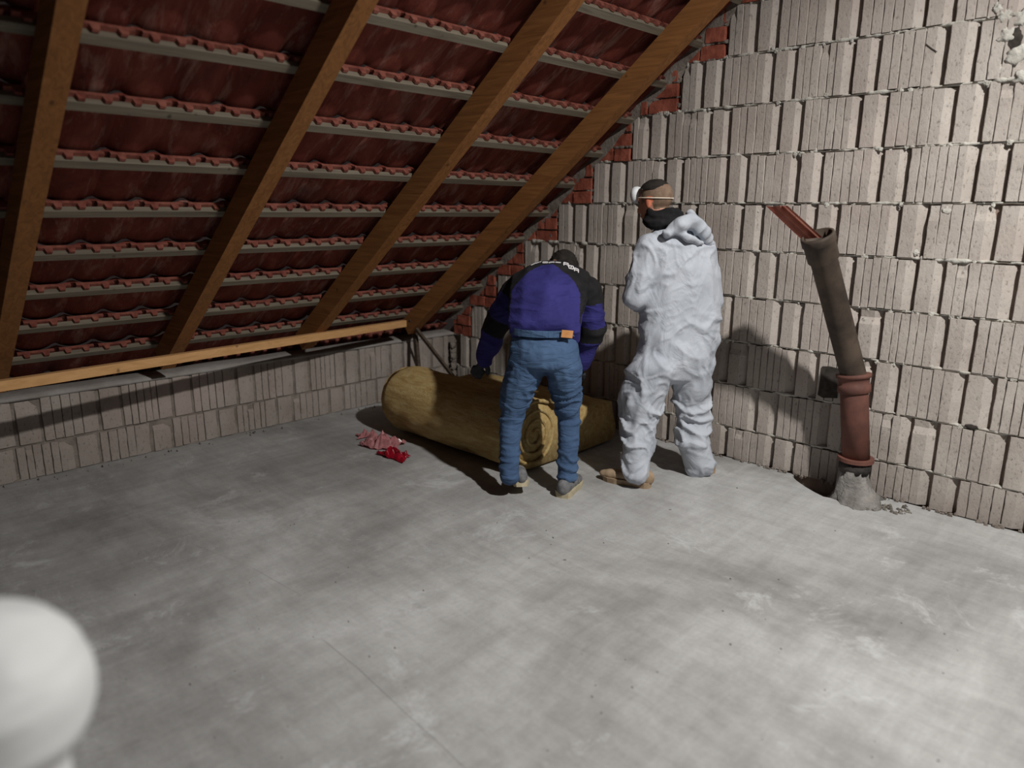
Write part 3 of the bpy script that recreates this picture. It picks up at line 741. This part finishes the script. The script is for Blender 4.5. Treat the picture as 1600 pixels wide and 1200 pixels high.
# coverall
bm = bmesh.new()
def TW_(u0, u1, v, df, dep=.13, hz=.07):
    a, b = PW(u0, v, df), PW(u1, v, df); c = (a + b) / 2; return (c, ((b - a).length / 2, dep, hz))
keys = [TW_(1018, 1088, 366, .0, .085, .04), TW_(1002, 1106, 385, .0, .11, .06), TW_(998, 1118, 415, .01, .135), TW_(1000, 1124, 450, .02, .145), TW_(1002, 1124, 490, .02, .150), TW_(998, 1119, 530, .02, .150), TW_(992, 1113, 562, .02, .150, .08), TW_(996, 1108, 582, .02, .13, .06)]
echain(bm, keys, WB, 10)
chain(bm, [j['ls'], j['le'], lw], [.076, .070, .050]); chain(bm, [j['rs'], j['re'], rw], [.078, .070, .050])
lA, rA = j['la'], j['ra']
chain(bm, [j['lh'], PW(1005, 615, .04), j['lk'], PW(996, 700, -.02), PW(995, 738, -.06)], [.135, .133, .108, .092, .082])
chain(bm, [j['rh'], PW(1077, 615, .05), j['rk'], PW(1083, 690, .03), PW(1092, 722, .02)], [.125, .112, .105, .100, .090])
def wfold(p, n):
    z = p.z; k = min(1, max(0, (z - .72) / .28)); a = .017 * (1 - k) + .008 * k if z > .2 else .012
    q = Vector((p.x * 4.2, p.y * 4.2, p.z * 4.6)); q += Vector(noise.noise_vector(q * .6)) * 1.3
    r = max(0, 1 - abs(noise.noise(q)) * 5.5)
    q2 = q * 2.3 + Vector((5, 2, 1)); r2 = max(0, 1 - abs(noise.noise(q2)) * 4.0)
    return a * (r * 1.3 - .3) + a * .45 * r2 + .012 * noise.noise(p * 4)
me = fuse(bm, .008, 12, wfold); mobj('coverall', me, 'coverall', wman, 'baggy white coverall')
# bunched hood behind the neck
bm = bmesh.new(); hd0 = PW(1075, 338, -.10)
chain(bm, [PW(1040, 366, -.10), PW(1062, 352, -.12), PW(1080, 346, -.11), PW(1098, 362, -.08), PW(1108, 378, -.03)], [.022, .040, .046, .042, .028])
chain(bm, [PW(1078, 334, -.06), PW(1082, 345, -.10)], [.022, .035]); chain(bm, [PW(1050, 358, -.10), PW(1075, 372, -.13), PW(1096, 380, -.10)], [.015, .022, .015])
me = fuse(bm, .007, 4, fold(12, .010, 1.5, 3)); mobj('hood', me, 'coverall', wman, 'folded-down hood behind the neck')
shoe(wman, on_floor(1017, 762), on_floor(942, 748), 'tan', 'tan', W_=.05)
h_ = on_floor(1112, 741); shoe(wman, h_, h_ + Vector((-.24, .10, 0)), 'tan', 'tan', W_=.05)

# ---- worker in blue jacket bending over the roll
Bb = Vector((2.28, -1.34, 0)); Bf, Bs, BB = basis((-.62, .78, 0))
PB = lambda u, v, df: on_plane(u, v, Bb + Bf * df, Bf)
bman = empty('person', Bb, 'person in blue and black jacket and jeans bending forward over the yellow insulation roll', 'person')
q = dict(wa=PB(850, 522, .02), mb=PB(853, 475, .16), ub=PB(862, 436, .34), sh=PB(866, 424, .44), lh=PB(822, 560, .02), rh=PB(880, 560, .03), lk=PB(799, 650, .04), rk=PB(888, 650, .10),
         la=PB(796, 742, -.07), ra=PB(885, 742, .02), ls=PB(812, 452, .36), le=PB(776, 508, .40), lw=PB(757, 560, .44), rs=PB(917, 456, .34), re=PB(927, 514, .38), rw=PB(908, 566, .46), hd=PB(880, 424, .60))
ax_ = (q['ub'] - q['wa']).normalized()                                  # spine direction
TN = Bs.cross(ax_).normalized()
TB = Matrix((Bs, TN, ax_)).transposed()
hB = Matrix((Bs, (ax_ * .4 + Bf * .3 - Vector((0, 0, .85))).normalized(), Vector((0, 0, 1)))).transposed()
hf = (Bf * .55 - Vector((0, 0, .80))).normalized(); hu = Bs.cross(hf).normalized(); hB = Matrix((Bs, hf, hu)).transposed()
bm = bmesh.new(); head_mesh(bm, q['hd'], hB, 1.0, q['sh'])
chain(bm, [q['sh'], q['ub'], q['wa'], (q['lh'] + q['rh']) / 2], [.07, .09, .09, .08])
chain(bm, [q['ub'], q['ls'], q['le'], q['lw']], [.09, .048, .038, .026]); chain(bm, [q['ub'], q['rs'], q['re'], q['rw']], [.09, .048, .038, .026])
chain(bm, [PB(823, 572, .02), PB(810, 605, .03), q['lk'], PB(797, 700, .0), q['la']], [.07, .065, .045, .04, .034]); chain(bm, [PB(880, 572, .02), PB(884, 605, .05), q['rk'], PB(888, 700, .05), q['ra']], [.07, .065, .045, .04, .034])
me = fuse(bm, .009, 3); mobj('body', me, 'skin', bman)
bm = bmesh.new(); ell(bm, q['hd'] + hB @ Vector((0, -.005, .030)), (.092, .112, .104), hB, 4); ell(bm, q['hd'] + hB @ Vector((0, -.055, -.035)), (.078, .06, .06), hB, 3)
me = fuse(bm, .008, 3, fold(20, .006)); mobj('hair', me, 'hair', bman, 'dark hair')
# jeans
bm = bmesh.new()
def TBk(u0, u1, v, df, dep, hz):
    a, b = PB(u0, v, df), PB(u1, v, df); return ((a + b) / 2, ((b - a).length / 2, dep, hz))
echain(bm, [TBk(798, 903, 524, .04, .125, .03), TBk(795, 907, 545, .02, .14, .05), TBk(792, 909, 565, .02, .14, .05)], BB, 6)
chain(bm, [PB(823, 572, .02), PB(810, 605, .03), q['lk'], PB(797, 700, .0), PB(796, 740, -.07)], [.112, .098, .066, .062, .058])
chain(bm, [PB(880, 572, .02), PB(884, 605, .05), q['rk'], PB(888, 700, .05), PB(886, 740, .02)], [.108, .094, .068, .062, .060])
def jfold(p, n):
    z = p.z; a = .003 + (.006 if z < .25 or .40 < z < .62 else 0)
    qv = Vector((p.x * 6, p.y * 6, p.z * 13)); qv += Vector(noise.noise_vector(qv * .5)) * 1.2
    return a * (max(0, 1 - abs(noise.noise(qv)) * 4.2) * 1.4 - .3) + .006 * noise.noise(p * 6)
me = fuse(bm, .008, 4, jfold); jn = mobj('jeans', me, 'jeans', bman, 'faded blue jeans')
bm = bmesh.new(); rc, rr2 = TBk(798, 903, 516, .04, .13, .03)
ring = [rc + Bs * math.cos(a) * (rr2[0] + .004) + Bf * math.sin(a) * .134 for a in [2 * math.pi * i / 40 for i in range(41)]]
for i in range(40):
    a, b = ring[i], ring[i + 1]; up = Vector((0, 0, .018)); n_ = ((a + b) / 2 - rc).normalized() * .004
    hexa(bm, [a - up, b - up, b - up + n_, a - up + n_, a + up, b + up, b + up + n_, a + up + n_])
obj('waistband', bm, 'jeans', jn)
bm = bmesh.new(); pc = PB(886, 522, -.085); box(bm, (-.032, -.003, -.020), (.032, .003, .020)); bevel(bm, .002)
ang = Matrix((Bs, Bf, Vector((0, 0, 1)))).transposed()
for v in bm.verts: v.co = pc + ang @ (Matrix.Rotation(.12, 3, 'Y') @ Matrix.Rotation(.35, 3, 'Z') @ v.co)
obj('leather_patch', bm, 'patch', jn)
# jacket with a black yoke
bm = bmesh.new()
tk = [(PB(850, 525, .01), (.200, .142, .045)), (PB(850, 508, .05), (.205, .145, .06)), (PB(852, 488, .11), (.212, .145, .06)), (PB(857, 462, .20), (.228, .14, .07)), (PB(862, 440, .30), (.235, .13, .07)), (PB(865, 431, .38), (.215, .11, .06)), (PB(870, 424, .45), (.13, .08, .05))]
echain(bm, tk, TB, 6)
chain(bm, [q['ls'], q['le'], q['lw']], [.098, .084, .056]); chain(bm, [q['rs'], q['re'], q['rw']], [.090, .080, .056])
me = fuse(bm, .008, 5, fold(7, .010, 1.6, 8))
def jpick(p):
    d = p - q['wa']; t = d.dot(ax_); s = d.dot(Bs); L = (q['ub'] - q['wa']).length
    for a, b in ((q['ls'], q['le']), (q['rs'], q['re'])):
        pass
    # sleeves
    for a, b, c in ((q['ls'], q['le'], q['lw']), (q['rs'], q['re'], q['rw'])):
        side = (a - q['wa']).dot(Bs)
        if (s > .19 if side > 0 else s < -.19) :
            v1 = (c - a); u = (p - a).dot(v1) / v1.length_squared
            if u > -.1: return 1 if (u < .10 or .42 < u < .64) else 0
            return 1
    return 1 if t > L * .93 - 1.6 * max(0, abs(s) - .03) ** 1.25 else 0
jk = mobj('jacket', me, ['jacket', 'black'], bman, 'blue jacket with black shoulders and arm bands', jpick)
# pale lettering too blurred to read: eight short marks across the shoulders
mpx = [(834, 413.5), (842, 411), (852, 411), (862, 411), (872, 411), (884, 414), (892, 418.5), (900, 423)]
dg = bpy.context.evaluated_depsgraph_get()
for i, (u, v) in enumerate(mpx):
    d = ray(u, v).normalized(); hit = None
    bpy.context.view_layer.update()
    ok, loc, nrm_, idx = jk.ray_cast(jk.matrix_world.inverted() @ CAM, d)
    if not ok: continue
    loc = jk.matrix_world @ loc; t_x = (Bs - nrm_ * Bs.dot(nrm_)).normalized(); t_y = nrm_.cross(t_x).normalized(); bm = bmesh.new()
    w, h = (.0125, .012 if i > 3 else .010)
    segs = [((-w, -h), (-w, h)), ((-w, h), (w, h)), ((w, h), (w, -h)), ((-w, 0), (w, 0))] if i % 2 else [((-w, -h), (w, -h)), ((-w, h), (w, h)), ((-w, -h), (-w, h)), ((0, -h), (0, h)), ((w, -h), (w, h))]
    for a, b in segs:
        A_, B_ = [loc + t_x * c[0] + t_y * c[1] + nrm_ * .004 for c in (a, b)]
        beam(bm, A_, B_, .0062, .003, up=nrm_)
    obj('letter', bm, 'white_print', jk)
for w_, d_, sd, nn in ((q['lw'], (q['lw'] - q['le']), 1, -Bf), (q['rw'], (q['rw'] - q['re']), -1, -Bf)):
    bm = bmesh.new(); chain(bm, [w_ - d_.normalized() * .04, w_ + d_.normalized() * .01], [.036, .030]); hand(bm, w_, d_.normalized() - Bs * .15 * sd, nn, sd, L=.225, r=.0135, curl=.45)
    me = fuse(bm, .005, 2); mobj('glove', me, 'glove', bman)
h_ = on_floor(878, 779); shoe(bman, h_, h_ + Vector((-.10, .25, 0)), 'shoe', 'sole', W_=.055)
h_ = on_floor(806, 785) + Vector((-.03, .08, .06)); shoe(bman, h_ + Vector((0, 0, .0)), h_ + Vector((-.20, .15, -.05)), 'shoe', 'sole', W_=.05)

# ---- third person crouching close by, white hood in the corner of the picture
def PX(u, v, D): return CAM + ray(u, v) * D
hc3 = PX(-12, 1108, .95); Cf, Cs, CB = basis((-.75, .55, 0))
cb = Vector((hc3.x, hc3.y, 0)); cman = empty('person', cb, 'person in white hooded coveralls crouching close by, only the pale blurred hood in view', 'person')
bm = bmesh.new(); head_mesh(bm, hc3, CB, 1.0, hc3 - Vector((0, 0, .17)) - Cf * .02)
sh3 = hc3 - Vector((0, 0, .24)) - Cf * .04; hp3 = hc3 + Vector((0, 0, -.66)) - Cf * .12
chain(bm, [sh3, hp3], [.12, .13])
c3 = {}
for s_ in (-1, 1):
    S_ = sh3 + Cs * s_ * .17; El = S_ + Vector((0, 0, -.27)) + Cf * .02; Wr = El + Cf * .20 + Vector((0, 0, -.14)) - Cs * s_ * .08
    Hp = hp3 + Cs * s_ * .10; Kn = Hp + Cf * .38 + Vector((0, 0, .20)); An = Vector((Hp.x, Hp.y, .08)) + Cf * .22 
    c3[s_] = (S_, El, Wr, Hp, Kn, An)
    chain(bm, [sh3, S_, El, Wr], [.08, .05, .04, .027]); chain(bm, [Hp, Kn, An], [.08, .05, .038]); hand(bm, Wr, Cf, Vector((0, 0, 1)), s_)
me = fuse(bm, .009, 3); mobj('body', me, 'skin', cman)
bm = bmesh.new(); echain(bm, [(sh3, (.17, .11, .08)), (hp3, (.19, .15, .10))], CB, 9)
for s_ in (-1, 1):
    S_, El, Wr, Hp, Kn, An = c3[s_]; chain(bm, [S_, El, Wr], [.085, .07, .05]); chain(bm, [Hp, Kn, An], [.13, .095, .08])
me = fuse(bm, .010, 4, fold(6, .014)); mobj('coverall', me, 'coverall', cman)
bm = bmesh.new(); ell(bm, hc3 + Vector((0, 0, .015)) - Cf * .008, (.122, .130, .130), CB, 4); chain(bm, [hc3 - Vector((0, 0, .08)) - Cf * .02, hc3 - Vector((0, 0, .17)) - Cf * .03], [.095, .085])
me = fuse(bm, .008, 4, fold(9, .004))
mobj('hood', me, 'bright_hood', cman, 'raised bright white hood')
for s_ in (-1, 1):
    An = c3[s_][5]; h_ = Vector((An.x, An.y, 0)) - Cf * .07; shoe(cman, h_, h_ + Cf * .27, 'shoe', 'sole', W_=.05)
